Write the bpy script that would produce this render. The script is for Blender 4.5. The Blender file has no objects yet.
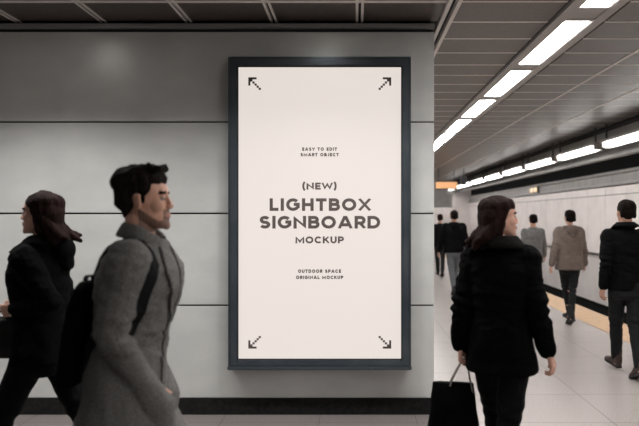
import bpy, bmesh, math, random
from mathutils import Vector, Matrix, noise, Euler
from mathutils.bvhtree import BVHTree

# ------------------------------------------------------------------ camera
SC = bpy.context.scene
COL = SC.collection
EYE = 1.6                      # camera height
WALL_Y = 5.0                   # face of the signboard wall
cam_d = bpy.data.cameras.new('camera')
cam = bpy.data.objects.new('camera', cam_d)
COL.objects.link(cam)
cam.location = (0, 0, EYE)
cam.rotation_euler = (math.radians(90), 0, 0)
cam_d.sensor_width = 36
cam_d.lens = 620 / 639 * 36
cam_d.shift_x = -(355 - 319.5) / 639
cam_d.shift_y = 3.0 / 639
cam_d.dof.use_dof = True
cam_d.dof.focus_distance = 5.0
cam_d.dof.aperture_fstop = 1.6
cam_d.clip_start = 0.05
cam_d.clip_end = 120
SC.camera = cam

# ------------------------------------------------------------------ world, view
w = bpy.data.worlds.new('world')
SC.world = w
w.use_nodes = True
w.node_tree.nodes['Background'].inputs[0].default_value = (0.80, 0.84, 0.9, 1)
w.node_tree.nodes['Background'].inputs[1].default_value = 0.02
SC.view_settings.view_transform = 'Standard'
SC.view_settings.look = 'None'
SC.view_settings.gamma = 1
SC.view_settings.use_curve_mapping = False
SC.view_settings.exposure = 0.5
SC.cycles.use_denoising = True
SC.cycles.max_bounces = 8

LAMP_ROW = 23.0       # emission of the recessed ceiling panels
LAMP_EDGE = 6.0      # emission of the hanging platform lamps
TRACK_FILL = 19.0          # emission of the added unseen strip that brightens the track wall
WALL_FILL_W = 78.0  # power of the added fill on the signboard wall
POSTER = 0.54         # emission of the lightbox face
SPOT_W = 75.0         # recessed downlights that wash the wall
HALL_FILL_W = 11.0         # added fill lamp behind the camera


def area(name, loc, size, power, rot=(0, 0, 0), color=(1, 1, 1), spread=180):
    d = bpy.data.lights.new(name, 'AREA')
    d.shape = 'RECTANGLE'
    d.size, d.size_y = size
    d.energy = power
    d.color = color
    d.spread = math.radians(spread)
    o = bpy.data.objects.new(name, d)
    o.location = loc
    o.rotation_euler = rot
    COL.objects.link(o)
    return o


# added front fill above and behind the camera
area('hall_fill', (-1.6, -1.6, 3.12), (4.5, 0.3), HALL_FILL_W, color=(1, .97, .93))
# added unseen fill lamp that brightens the signboard wall
area('wall_fill', (-2.2, 3.85, 3.13), (7.5, .16), WALL_FILL_W, color=(1, .985, .96), spread=118)
# downlights in the ceiling just in front of the wall
for sx in (-4.42, -2.34, -0.26):
    d = bpy.data.lights.new('downlight_lamp', 'SPOT')
    d.energy = SPOT_W
    d.spot_size = math.radians(112)
    d.spot_blend = 0.75
    d.shadow_soft_size = 0.06
    d.color = (1, .98, .94)
    o = bpy.data.objects.new('downlight_lamp', d)
    o.location = (sx, 4.05, 3.13)
    COL.objects.link(o)


# ------------------------------------------------------------------ materials
def new_mat(name):
    m = bpy.data.materials.new(name)
    m.use_nodes = True
    nt = m.node_tree
    return m, nt, nt.nodes['Principled BSDF']


def node(nt, kind, **kw):
    n = nt.nodes.new(kind)
    for k, v in kw.items():
        setattr(n, k, v)
    return n


def plain(name, col, rough=.6, metal=0., spec=.5, coat=0.):
    m, nt, p = new_mat(name)
    p.inputs['Base Color'].default_value = (*col, 1)
    p.inputs['Roughness'].default_value = rough
    p.inputs['Metallic'].default_value = metal
    p.inputs['Specular IOR Level'].default_value = spec
    p.inputs['Coat Weight'].default_value = coat
    return m


def mottled(name, c1, c2, scale=20., rough=.6, metal=0., bump=0., bscale=None, spec=.5,
            stretch=(1, 1, 1), detail=4, coat=0., coat_rough=.1, lo=.35, hi=.65):
    m, nt, p = new_mat(name)
    tc = node(nt, 'ShaderNodeTexCoord')
    mp = node(nt, 'ShaderNodeMapping')
    mp.inputs['Scale'].default_value = stretch
    nt.links.new(tc.outputs['Object'], mp.inputs[0])
    n = node(nt, 'ShaderNodeTexNoise')
    n.inputs['Scale'].default_value = scale
    n.inputs['Detail'].default_value = detail
    nt.links.new(mp.outputs[0], n.inputs['Vector'])
    r = node(nt, 'ShaderNodeValToRGB')
    r.color_ramp.elements[0].position = lo
    r.color_ramp.elements[1].position = hi
    r.color_ramp.elements[0].color = (*c1, 1)
    r.color_ramp.elements[1].color = (*c2, 1)
    nt.links.new(n.outputs['Fac'], r.inputs[0])
    nt.links.new(r.outputs[0], p.inputs['Base Color'])
    p.inputs['Roughness'].default_value = rough
    p.inputs['Metallic'].default_value = metal
    p.inputs['Specular IOR Level'].default_value = spec
    p.inputs['Coat Weight'].default_value = coat
    p.inputs['Coat Roughness'].default_value = coat_rough
    if bump:
        b = node(nt, 'ShaderNodeTexNoise')
        b.inputs['Scale'].default_value = bscale or scale * 3
        b.inputs['Detail'].default_value = 3
        nt.links.new(mp.outputs[0], b.inputs['Vector'])
        bm_ = node(nt, 'ShaderNodeBump')
        bm_.inputs['Strength'].default_value = bump
        bm_.inputs['Distance'].default_value = .01
        nt.links.new(b.outputs['Fac'], bm_.inputs['Height'])
        nt.links.new(bm_.outputs[0], p.inputs['Normal'])
    return m


def emit(name, col, strength, base=(.8, .8, .8)):
    m, nt, p = new_mat(name)
    p.inputs['Base Color'].default_value = (*base, 1)
    p.inputs['Emission Color'].default_value = (*col, 1)
    p.inputs['Emission Strength'].default_value = strength
    p.inputs['Roughness'].default_value = .3
    return m


M = {}
M['wall'] = mottled('brushed_grey_wall_panel', (.49, .495, .485), (.56, .56, .545), 3.2, .34, .12, .05, 60,
                    stretch=(1, 1, 1.6), lo=.3, hi=.7)
M['gap'] = plain('dark_joint', (.012, .012, .013), .7)
M['skirt'] = mottled('dark_skirting', (.008, .008, .0085), (.016, .0155, .015), 30, .8, spec=.1)
M['trim'] = plain('dark_trim_metal', (.26, .26, .26), .5, .1)
M['rail'] = plain('ceiling_rail_metal', (.74, .69, .66), .5, .1)
M['ceil'] = mottled('perforated_brown_ceiling_panel', (.055, .044, .038), (.096, .076, .066), 55, .45, .1, .2, 260,
                    detail=6, coat=.35, coat_rough=.30)
M['track_shade'] = plain('track_shade_black', (.008, .008, .0085), .9, spec=.1)  # near-black colour stands in for the shade around the track
M['beam'] = mottled('grey_painted_beam', (.24, .23, .225), (.30, .285, .275), 4, .5)
M['white_tile'] = mottled('white_track_wall_panel', (.68, .625, .61), (.76, .70, .685), 2.5, .35, 0, .02)
M['wall_joint'] = plain('grey_panel_joint', (.12, .11, .105), .6)
M['lamp'] = emit('ceiling_lamp_diffuser', (1, .98, .95), LAMP_ROW)
M['edge_lamp'] = emit('hanging_lamp_diffuser', (1, .98, .95), LAMP_EDGE)
M['track_fill'] = emit('track_fill_emitter', (1, .97, .94), TRACK_FILL)
M['down'] = emit('downlight_lens', (1, .97, .92), 19)
M['lampmetal'] = plain('lamp_housing_metal', (.36, .335, .32), .5, .1)
M['frame'] = mottled('blue_black_frame', (.050, .062, .078), (.085, .10, .115), 3, .28, .5, coat=.4)
M['frame_lip'] = plain('frame_lip_metal', (.10, .12, .135), .3, .7)
M['poster'] = None
M['ink'] = plain('dark_brown_ink', (.085, .066, .062), .5)
M['track'] = mottled('dark_track_bed', (.012, .012, .012), (.035, .032, .03), 9, .9, 0, .5, 40)
M['edge_side'] = plain('platform_side', (.03, .028, .027), .8)
M['yellow'] = mottled('tactile_yellow_strip', (.50, .315, .18), (.58, .385, .23), 12, .5, 0, .1, 90)
M['skin_man'] = mottled('skin_light_tan', (.50, .27, .19), (.58, .33, .24), 30, .5, spec=.4)
M['skin_woman'] = mottled('skin_light', (.52, .29, .22), (.60, .35, .27), 30, .5, spec=.4)
M['lip'] = plain('lip_skin', (.40, .19, .15), .5)
M['eye'] = plain('eye_white', (.32, .29, .27), .3)
M['iris'] = plain('eye_iris', (.04, .025, .018), .2)
M['hair_black'] = mottled('near_black_hair', (.004, .0028, .0024), (.013, .009, .0075), 60, .8, 0, .5, 120, spec=.08, stretch=(2, 2, .5))
M['hair_brown'] = mottled('dark_brown_hair', (.006, .0026, .0023), (.022, .0095, .0078), 60, .8, 0, .5, 120, spec=.08, stretch=(2, 2, .35))
M['tweed'] = mottled('grey_tweed', (.088, .084, .082), (.175, .168, .163), 170, .95, 0, .5, 260, spec=.1)
M['black_wool'] = mottled('black_wool', (.0012, .0012, .0014), (.0025, .0025, .0028), 60, .95, 0, .4, 120, spec=.05)
M['black_down'] = mottled('black_jacket_cloth', (.0015, .0015, .0018), (.003, .003, .0034), 30, .85, 0, .4, 90, spec=.1)
M['dark_jeans'] = mottled('dark_trousers', (.006, .0066, .0075), (.012, .0125, .014), 60, .8, 0, .3, 150, spec=.2)
M['grey_jeans'] = mottled('grey_trousers', (.09, .095, .105), (.15, .155, .165), 60, .8, 0, .3, 150, spec=.2)
M['brown_coat'] = mottled('taupe_parka_cloth', (.155, .122, .108), (.175, .138, .122), 12, .9, 0, .2, 80, spec=.2)
M['brown_hood'] = mottled('darkened_taupe_hood_cloth', (.125, .097, .086), (.145, .113, .100), 12, .9, 0, .2, 80, spec=.2)  # parka taupe darkened to shade the hood apart under flat light
M['grey_coat'] = mottled('mid_grey_coat_cloth', (.13, .125, .125), (.18, .175, .17), 25, .8, 0, .4, 80, spec=.2)
M['leather'] = plain('black_leather', (.005, .005, .0055), .5, spec=.25)
M['boot'] = plain('dark_brown_boot', (.035, .018, .014), .45)
M['sole'] = plain('rubber_sole', (.02, .018, .017), .7)
M['strap'] = plain('black_webbing', (.005, .005, .0055), .8, spec=.15)
M['handle'] = plain('grey_bag_cord', (.22, .20, .19), .7)
M['orange'] = emit('orange_sign_face', (1, .50, .24), .42, (.6, .32, .15))
M['amber'] = emit('amber_sign_face', (1, .6, .25), .25, (.6, .4, .2))
M['signbody'] = plain('sign_casing', (.06, .06, .065), .5)
M['steel'] = plain('steel_rail', (.12, .11, .105), .35, .6)
M['button'] = plain('dark_button', (.02, .018, .017), .4)
M['scarf'] = mottled('dark_brown_scarf', (.003, .0026, .0026), (.008, .0058, .0055), 40, 1.0, 0, .5, 90, spec=.1)

# lightbox face: backlit print behind a clear glossy sheet
m, nt, p = new_mat('backlit_poster')
p.inputs['Base Color'].default_value = (.09, .085, .08, 1)
p.inputs['Emission Color'].default_value = (1, .905, .85, 1)
p.inputs['Emission Strength'].default_value = POSTER
p.inputs['Roughness'].default_value = .5
p.inputs['Coat Weight'].default_value = .3
p.inputs['Coat Roughness'].default_value = .22
M['poster'] = m


def floor_material(name='polished_terrazzo_tiles', dim=1., lo=.62):
    m, nt, p = new_mat(name)
    tc = node(nt, 'ShaderNodeTexCoord')
    mp = node(nt, 'ShaderNodeMapping')
    mp.inputs['Location'].default_value = (-.48, -.24 + .0, 0)
    nt.links.new(tc.outputs['Object'], mp.inputs[0])
    br = node(nt, 'ShaderNodeTexBrick')
    br.offset = 0
    br.inputs['Scale'].default_value = 1
    br.inputs['Brick Width'].default_value = .76
    br.inputs['Row Height'].default_value = .76
    br.inputs['Mortar Size'].default_value = .0045
    br.inputs['Mortar Smooth'].default_value = .3
    br.inputs['Color1'].default_value = (.46 * dim, .41 * dim, .395 * dim, 1)
    br.inputs['Color2'].default_value = (.49 * dim, .44 * dim, .425 * dim, 1)
    br.inputs['Mortar'].default_value = (.16 * dim, .145 * dim, .14 * dim, 1)
    nt.links.new(mp.outputs[0], br.inputs['Vector'])
    n = node(nt, 'ShaderNodeTexNoise')
    n.inputs['Scale'].default_value = 95
    n.inputs['Detail'].default_value = 3
    nt.links.new(tc.outputs['Object'], n.inputs['Vector'])
    r = node(nt, 'ShaderNodeValToRGB')
    r.color_ramp.elements[0].position = .38
    r.color_ramp.elements[0].color = (lo, lo * .97, lo * .97, 1)
    r.color_ramp.elements[1].position = .55
    r.color_ramp.elements[1].color = (1, 1, 1, 1)
    nt.links.new(n.outputs['Fac'], r.inputs[0])
    mx = node(nt, 'ShaderNodeMix', data_type='RGBA', blend_type='MULTIPLY')
    mx.inputs[0].default_value = 1
    nt.links.new(br.outputs['Color'], mx.inputs[6])
    nt.links.new(r.outputs[0], mx.inputs[7])
    nt.links.new(mx.outputs[2], p.inputs['Base Color'])
    n2 = node(nt, 'ShaderNodeTexNoise')
    n2.inputs['Scale'].default_value = 1.3
    nt.links.new(tc.outputs['Object'], n2.inputs['Vector'])
    mr = node(nt, 'ShaderNodeMapRange')
    mr.inputs[3].default_value = .27
    mr.inputs[4].default_value = .33
    nt.links.new(n2.outputs['Fac'], mr.inputs[0])
    nt.links.new(mr.outputs[0], p.inputs['Roughness'])
    return m


M['floor'] = floor_material(dim=.87)
M['floor_hall'] = floor_material('darkened_speckled_hall_tiles', .36, .45)  # platform tile pattern with darker colours and stronger speckle


# ------------------------------------------------------------------ mesh helpers
def obj(name, bm, mat, parent=None, smooth=False, loc=None):
    me = bpy.data.meshes.new(name)
    bmesh.ops.recalc_face_normals(bm, faces=bm.faces)
    bm.to_mesh(me)
    bm.free()
    if smooth:
        for f in me.polygons:
            f.use_smooth = True
    me.materials.append(mat)
    o = bpy.data.objects.new(name, me)
    COL.objects.link(o)
    if parent:
        o.parent = parent
    if loc:
        o.location = loc
    return o


def box(bm, x0, x1, y0, y1, z0, z1, bev=0.):
    vs = [bm.verts.new((x, y, z)) for x in (x0, x1) for y in (y0, y1) for z in (z0, z1)]
    q = [(0, 1, 3, 2), (4, 6, 7, 5), (0, 4, 5, 1), (2, 3, 7, 6), (0, 2, 6, 4), (1, 5, 7, 3)]
    fs = [bm.faces.new([vs[i] for i in f]) for f in q]
    if bev:
        es = list({e for f in fs for e in f.edges})
        bmesh.ops.bevel(bm, geom=es, offset=bev, segments=2, affect='EDGES')


def prism(bm, pts, axis, a0, a1):
    """extrude a closed outline of 2-D points along axis 'x' or 'y'"""
    def P(u, v, a):
        return (a, u, v) if axis == 'x' else ((u, a, v) if axis == 'y' else (u, v, a))
    A = [bm.verts.new(P(u, v, a0)) for u, v in pts]
    B = [bm.verts.new(P(u, v, a1)) for u, v in pts]
    bm.faces.new(A)
    bm.faces.new(B[::-1])
    n = len(pts)
    for i in range(n):
        bm.faces.new((A[i], A[(i + 1) % n], B[(i + 1) % n], B[i]))


def struct(o, *_):
    o['kind'] = 'structure'
    return o


def tag(o, label, cat, group=None):
    o['label'] = label
    o['category'] = cat
    if group:
        o['group'] = group
    return o


def empty(name, loc=(0, 0, 0), rz=0., label=None, cat=None, group=None):
    o = bpy.data.objects.new(name, None)
    o.empty_display_size = .1
    COL.objects.link(o)
    o.location = loc
    o.rotation_euler = (0, 0, rz)
    if label:
        tag(o, label, cat, group)
    return o


def copy_tree(o, parent=None):
    c = o.copy()
    COL.objects.link(c)
    c.parent = parent
    for ch in list(o.children):
        copy_tree(ch, c)
    return c


def ringloft(bm, rings, cap=True):
    """rings: lists of points with equal count"""
    V = [[bm.verts.new(p) for p in r] for r in rings]
    n = len(V[0])
    for a, b in zip(V[:-1], V[1:]):
        for i in range(n):
            bm.faces.new((a[i], a[(i + 1) % n], b[(i + 1) % n], b[i]))
    if cap:
        bm.faces.new(V[0][::-1])
        bm.faces.new(V[-1])


# ------------------------------------------------------------------ the setting
CEIL = 3.17
FAR = 34.0
BACK = -6.0
LEFT = -7.0
BLOCK_X = .638
EDGE = 4.0
TRACK_X = 6.3

bm = bmesh.new()
box(bm, .72, EDGE - .02, BACK, FAR, -.3, 0)
floor = struct(obj('floor', bm, M['floor']))
bm = bmesh.new()
box(bm, LEFT, .72, BACK, WALL_Y + .1, -.3, 0)
box(bm, BLOCK_X - .1, .72, WALL_Y + .1, FAR, -.3, 0)
struct(obj('floor_hall', bm, M['floor_hall']))

bm = bmesh.new()
box(bm, 3.46, EDGE, BACK, FAR, -.3, .006)
struct(obj('trim_1', bm, M['yellow']))             # tactile strip at the platform edge
bm = bmesh.new()
box(bm, EDGE, EDGE + .02, BACK, FAR, -1.1, 0.0)
struct(obj('trim_2', bm, M['edge_side']))
bm = bmesh.new()
box(bm, EDGE + .02, TRACK_X + .1, BACK, FAR, -1.2, -1.1)
struct(obj('floor_track', bm, M['track']))

# signboard wall: rows of wide metal panels with thin dark joints
rows = [.134, EYE - (305.4 - 216) * WALL_Y / 620, EYE - (213.5 - 216) * WALL_Y / 620,
        EYE + (216 - 122) * WALL_Y / 620, 3.09]
bm = bmesh.new()
for i in range(4):
    box(bm, LEFT, BLOCK_X, WALL_Y, WALL_Y + .05, rows[i] + (.006 if i else 0), rows[i + 1] - .006, .003)
    box(bm, BLOCK_X - .05, BLOCK_X - .002, WALL_Y + .055, 16.6, rows[i] + (.006 if i else 0), rows[i + 1] - .006)
struct(obj('wall_back', bm, M['wall']))
bm = bmesh.new()
box(bm, LEFT, BLOCK_X - .02, WALL_Y + .03, 16.6, 0, CEIL)
box(bm, BLOCK_X - .04, BLOCK_X - .003, WALL_Y + .028, WALL_Y + .06, 0, 3.1)
struct(obj('wall_back_core', bm, M['gap']))
bm = bmesh.new()
box(bm, LEFT, BLOCK_X - .004, WALL_Y - .008, WALL_Y + .03, 0, .132)
struct(obj('baseboard_back', bm, M['skirt']))
# cornice bar and shadow gap on top of the wall
bm = bmesh.new()
box(bm, LEFT, BLOCK_X + .005, WALL_Y - .03, WALL_Y + .03, 3.112, 3.145, .004)
struct(obj('trim_3', bm, M['trim']))

# ceiling
bm = bmesh.new()
box(bm, LEFT, 1.56, BACK, FAR, CEIL + .02, CEIL + .1)
box(bm, 1.56, 4.45, BACK, FAR, CEIL + .02, CEIL + .1)
struct(obj('ceiling_core', bm, M['gap']))
long_l = [.036 - .69 * k for k in range(0, 10)]
edges = sorted([LEFT] + [x for x in long_l if x > LEFT] + [.715])
bm = bmesh.new()
per = .475
y_rows = []
y = 4.54 - per * 22
while y < FAR:
    y_rows.append(y)
    y += per
for i in range(len(edges) - 1):
    for yy in y_rows:
        if yy < WALL_Y:
            box(bm, edges[i] + .028, edges[i + 1] - .028, yy + .02, min(yy + per - .02, WALL_Y + .03), CEIL, CEIL + .03)
struct(obj('ceiling_hall', bm, M['ceil']))
bm = bmesh.new()
for a, b in ((.78, 1.56), (2.02, 2.66), (2.70, 3.47), (3.51, 4.40)):
    for yy in y_rows:
        box(bm, a, b, yy + .012, yy + per - .012, CEIL, CEIL + .03)
struct(obj('ceiling_platform', bm, M['ceil']))
bm = bmesh.new()
for x in long_l:
    if x > LEFT:
        box(bm, x - .030, x - .010, BACK, WALL_Y + .02, CEIL - .004, CEIL + .03)
        box(bm, x + .010, x + .030, BACK, WALL_Y + .02, CEIL - .004, CEIL + .03)
for yy in y_rows:
    if yy < WALL_Y:
        box(bm, LEFT, .69, yy - .022, yy + .022, CEIL - .002, CEIL + .03)
    box(bm, .78, 1.56, yy - .012, yy + .012, CEIL - .002, CEIL + .03)
    box(bm, 2.02, 4.40, yy - .012, yy + .012, CEIL - .002, CEIL + .03)
for x in (2.68, 3.49):
    box(bm, x - .014, x + .014, BACK, FAR, CEIL - .006, CEIL + .03)
struct(obj('trim_4', bm, M['rail']))               # ceiling grid bars
bm = bmesh.new()
box(bm, .672, .702, BACK, FAR, CEIL - .03, CEIL + .03)
box(bm, .742, .772, BACK, FAR, CEIL - .03, CEIL + .03)
struct(obj('trim_5', bm, M['rail']))               # twin rails at the corner of the block
bm = bmesh.new()
box(bm, 4.40, 4.60, BACK, FAR, CEIL - .03, CEIL + .03)
struct(obj('trim_6', bm, M['gap']))
bm = bmesh.new()
box(bm, 4.60, 4.68, BACK, FAR, 2.70, CEIL + .1)
box(bm, 4.57, 4.70, BACK, FAR, 2.645, 2.70)
struct(obj('wall_bulkhead', bm, M['beam']))

# unseen glowing strip added behind the bulkhead to brighten the tunnel wall
t = empty('track_fill_light', (4.78, 0, 2.80), 0, 'unseen fill strip added behind the bulkhead to light the white track wall', 'fill light')
bm = bmesh.new()
box(bm, -.06, .06, BACK, FAR, .0, .06)
obj('housing', bm, M['lampmetal'], t)
bm = bmesh.new()
box(bm, -.05, .055, BACK, FAR, -.03, 0)
obj('diffuser', bm, M['track_fill'], t)

# tunnel side: shade painted near-black, cap band, white panelled wall
bm = bmesh.new()
box(bm, 4.58, TRACK_X + .2, BACK, FAR, 3.5, 3.6)
struct(obj('ceiling_track', bm, M['track_shade']))
bm = bmesh.new()
box(bm, TRACK_X + .06, TRACK_X + .2, BACK, FAR, -1.1, 3.5)
struct(obj('wall_right_core', bm, M['track_shade']))
bm = bmesh.new()
prism(bm, [(TRACK_X + .06, 2.34), (TRACK_X - .10, 2.34), (TRACK_X - .10, 2.38), (TRACK_X - .02, 2.40), (TRACK_X - .02, 2.60),
           (TRACK_X - .08, 2.62), (TRACK_X - .08, 2.68), (TRACK_X + .06, 2.68)], 'y', BACK, FAR)
struct(obj('trim_7', bm, M['beam']))
bm = bmesh.new()
zs = [-.66, .62, 2.12, 2.33]
yy = BACK
while yy < FAR:
    for i in range(3):
        box(bm, TRACK_X, TRACK_X + .05, yy + .010, yy + 1.2 - .010, zs[i] + .010, zs[i + 1] - .010)
    yy += 1.2
struct(obj('wall_right', bm, M['white_tile']))
bm = bmesh.new()
box(bm, TRACK_X + .03, TRACK_X + .06, BACK, FAR, -.66, 2.34)
struct(obj('wall_right_joint', bm, M['wall_joint']))
# far end of the station
bm = bmesh.new()
box(bm, -1, TRACK_X + .2, FAR, FAR + .2, -1.1, 3.6)
struct(obj('wall_far', bm, M['white_tile']))
bm = bmesh.new()
box(bm, .6, 4.4, FAR - 6, FAR - 5.8, 2.05, CEIL)
box(bm, .6, 4.4, FAR - 6.05, FAR - 5.75, 1.98, 2.08)
struct(obj('wall_lintel', bm, M['beam']))
# closing walls behind and left of the camera
bm = bmesh.new()
box(bm, LEFT - .1, LEFT, BACK, WALL_Y, 0, CEIL)
struct(obj('wall_left', bm, M['wall']))
bm = bmesh.new()
box(bm, LEFT, TRACK_X + .1, BACK - .1, BACK, -1.1, 3.6)
struct(obj('wall_front', bm, M['wall']))

# handrail along the track wall
r = empty('cable_rail', (TRACK_X, 0, .62), 0, 'thin dark rail running low along the white track wall', 'rail')
bm = bmesh.new()
box(bm, -.06, -.02, BACK, FAR, -.025, .025, .008)
obj('rail_bar', bm, M['steel'], r)
for k in range(4):
    bm = bmesh.new()
    box(bm, -.03, .004, 12 + k * 2.4, 12.06 + k * 2.4, -.02, .02)
    obj('bracket', bm, M['steel'], r)

# ------------------------------------------------------------------ ceiling lamp row (recessed)
row = empty('lamp_trough', (1.79, 0, CEIL), 0, 'grey metal trough in the ceiling that holds the diagonal row of light panels', 'trough')
for x in (-.20, .115):
    bm = bmesh.new()
    box(bm, x, x + .085, BACK, FAR, -.012, .045)
    obj('side_rail', bm, M['lampmetal'], row)
bm = bmesh.new()
box(bm, -.115, .115, BACK, FAR, -.004, .045)
obj('trough_back', bm, M['lampmetal'], row)
WORDS = ['nearest, cut by the top edge of the picture', 'second from the top, longest one seen whole', 'third from the top',
         'fourth from the top', 'fifth from the top', 'sixth from the top, beside the wall corner']
starts = [-1.9, -.2, 1.5, 3.21] + [4.95 + 1.7 * k for k in range(17)]
proto = None
n = 0
for i, y0 in enumerate(starts):
    if proto is None:
        t = empty('ceiling_light', (1.79, y0, CEIL))
        bm = bmesh.new()
        box(bm, -.098, .098, .02, 1.43, -.008, .012)
        obj('diffuser', bm, M['lamp'], t)
        for a, b in ((-.03, .02), (1.43, 1.48)):
            bm = bmesh.new()
            box(bm, -.112, .112, a, b, -.010, .015)
            obj('end_cap', bm, M['lampmetal'], t)
        proto = t
    else:
        t = copy_tree(proto)
        t.location.y = y0
    if 3 <= i <= 8:
        tag(t, 'white recessed light panel, ' + WORDS[i - 3], 'ceiling light', 'recessed ceiling light panels')
    else:
        tag(t, 'white recessed light panel of the ceiling row, hidden behind the corner or above the picture', 'ceiling light',
            'recessed ceiling light panels')

# ------------------------------------------------------------------ hanging lamps along the platform edge
starts = [8.55 + 2.4 * k for k in range(-3, 10)]
HW = ['nearest, cut by the right edge of the picture', 'second from the right', 'third from the right', 'fourth from the right',
      'fifth from the right', 'sixth from the right', 'seventh from the right', 'one of the farthest that run together',
      'one of the farthest that run together', 'one of the farthest that run together']
proto = None
for i, y0 in enumerate(starts):
    if proto is None:
        t = empty('hanging_light', (4.30, y0, 2.84))
        bm = bmesh.new()
        pts = [(-.07, -.03), (-.05, -.075), (.045, -.075), (.06, -.05), (.06, .015), (-.07, .015)]
        ringloft(bm, [[Vector((x * k, y_, z * k - .008 * (1 - k))) for x, z in pts] for y_, k in ((.10, .55), (.20, 1), (2.0, 1), (2.10, .55))])
        obj('diffuser', bm, M['edge_lamp'], t)
        bm = bmesh.new()
        box(bm, -.075, .08, 0, 2.2, .017, .07, .01)
        box(bm, .062, .08, 0, 2.2, -.08, .03)  # back plate added to keep lamp light off the bulkhead
        obj('housing', bm, M['lampmetal'], t)
        for a, b in ((.05, .10), (2.10, 2.15)):
            bm = bmesh.new()
            box(bm, -.05, .07, a, b, -.06, .05)
            obj('end_cap', bm, M['lampmetal'], t)
        for yb in (.12, 2.04):
            bm = bmesh.new()
            box(bm, -.012, .012, yb, yb + .03, .07, .335)
            box(bm, -.03, .03, yb - .02, yb + .05, .322, .335)
            obj('bracket', bm, M['signbody'], t)
        proto = t
    else:
        t = copy_tree(proto)
        t.location.y = y0
    if i >= 3:
        tag(t, 'long white hanging platform lamp, ' + HW[i - 3], 'hanging light', 'hanging lamps above the platform edge')
    else:
        tag(t, 'long white lamp hung above the platform edge, outside the right edge of the picture', 'hanging light',
            'hanging lamps above the platform edge')

# ------------------------------------------------------------------ recessed downlights over the wall
for i, sx in enumerate((-4.42, -2.34, -.26)):
    t = empty('downlight', (sx, 4.05, CEIL), 0,
              'small round recessed downlight ' + ('far left, above the picture', 'whose glow falls on the wall above the man in grey',
                                                    'whose glow falls above the lightbox')[i], 'downlight', 'downlights over the wall')
    bm = bmesh.new()
    bmesh.ops.create_cone(bm, cap_ends=True, segments=24, radius1=.075, radius2=.075, depth=.02)
    obj('lens', bm, M['down'], t, loc=(0, 0, -.022))
    bm = bmesh.new()
    bmesh.ops.create_cone(bm, cap_ends=False, segments=24, radius1=.10, radius2=.078, depth=.035)
    obj('rim', bm, M['lampmetal'], t, loc=(0, 0, -.008))

# ------------------------------------------------------------------ far signs
t = empty('hanging_sign', (2.95, 20, 2.59), 0, 'small orange lit sign hanging far down the platform', 'sign')
bm = bmesh.new()
box(bm, -.36, .36, .0, .10, -.12, .12, .01)
obj('casing', bm, M['signbody'], t)
bm = bmesh.new()
box(bm, -.34, .34, -.008, .0, -.10, .11)
obj('sign_face', bm, M['orange'], t)
for x in (-.25, .25):
    bm = bmesh.new()
    box(bm, x - .01, x + .01, .04, .06, .11, CEIL - 2.59)
    obj('hanger', bm, M['signbody'], t)
t = empty('speaker_box', (3.52, 20, 2.74), 0, 'small dark box hanging from the ceiling right of the orange sign', 'speaker')
bm = bmesh.new()
box(bm, -.09, .09, 0, .2, -.14, .14, .015)
obj('casing', bm, M['signbody'], t)
bm = bmesh.new()
box(bm, -.012, .012, .08, .11, .13, CEIL - 2.74)
obj('hanger', bm, M['signbody'], t)
t = empty('wall_sign', (TRACK_X - .11, 21.5, 2.50), 0, 'small amber sign on the grey band above the white track wall', 'sign')
bm = bmesh.new()
box(bm, 0, .05, -.45, .45, -.11, .11, .008)
obj('casing', bm, M['signbody'], t)
for a, b in ((-.42, -.04), (.04, .42)):
    bm = bmesh.new()
    box(bm, -.006, .0, a, b, -.08, .08)
    obj('sign_face', bm, M['amber'], t)

# ------------------------------------------------------------------ the lightbox
FY = 4.88                       # front of the frame
PX = FY / 620


def sx(px): return (px - 355) * PX
def sz(py): return EYE + (216 - py) * PX


LB = empty('lightbox_sign', ((sx(228) + sx(411)) / 2, FY, sz(370)), 0,
           'tall backlit advertising lightbox with blue-black frame reading LIGHTBOX SIGNBOARD MOCKUP', 'lightbox')
ox, oz = LB.location.x, LB.location.z
X0, X1, Z0, Z1 = sx(228) - ox, sx(411) - ox, 0, sz(56.5) - oz
bm = bmesh.new()
fw = 8.7 * PX
depth = WALL_Y - FY
for (a, b, c, d_) in ((X0 + .01, X0 + fw, Z0 + .03, Z1 - .01), (X1 - fw, X1 - .01, Z0 + .03, Z1 - .01),
                      (X0 + fw, X1 - fw, Z1 - fw, Z1 - .01), (X0 + fw, X1 - fw, Z0 + .03, Z0 + 9.4 * PX)):
    box(bm, a, b, .008, depth, c, d_, .003)
obj('frame', bm, M['frame'], LB)
for b_ in ((X0, X0 + .012, 0, depth, Z0, Z1), (X1 - .012, X1, 0, depth, Z0, Z1), (X0 + .012, X1 - .012, 0, depth, Z1 - .012, Z1)):
    bm = bmesh.new()
    box(bm, *b_, .003)
    obj('outer_trim', bm, M['frame_lip'], LB)
bm = bmesh.new()
box(bm, X0 - .006, X1 + .006, -.012, depth, Z0, Z0 + .028, .006)
obj('sill', bm, M['frame_lip'], LB)
bm = bmesh.new()
# thin dark gasket between the frame and the face
gx0, gx1, gz0, gz1 = X0 + fw, X1 - fw, Z0 + 9.4 * PX, Z1 - fw
for (a, b, c, d_) in ((gx0, gx0 + .007, gz0, gz1), (gx1 - .007, gx1, gz0, gz1), (gx0, gx1, gz1 - .007, gz1), (gx0, gx1, gz0, gz0 + .007)):
    box(bm, a, b, .022, .05, c, d_)
obj('gasket', bm, M['gap'], LB)
bm = bmesh.new()
FACE = .040
box(bm, gx0, gx1, FACE, FACE + .02, gz0, gz1)
poster = obj('poster_panel', bm, M['poster'], LB)
FP = (FY + FACE) / 620          # metres per pixel on the face


def fx(px): return (px - 355) * FP - ox
def fz(py): return EYE + (216 - py) * FP - oz


# lettering: geometric capitals drawn as strokes (cap height 1)
T = .215


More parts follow.
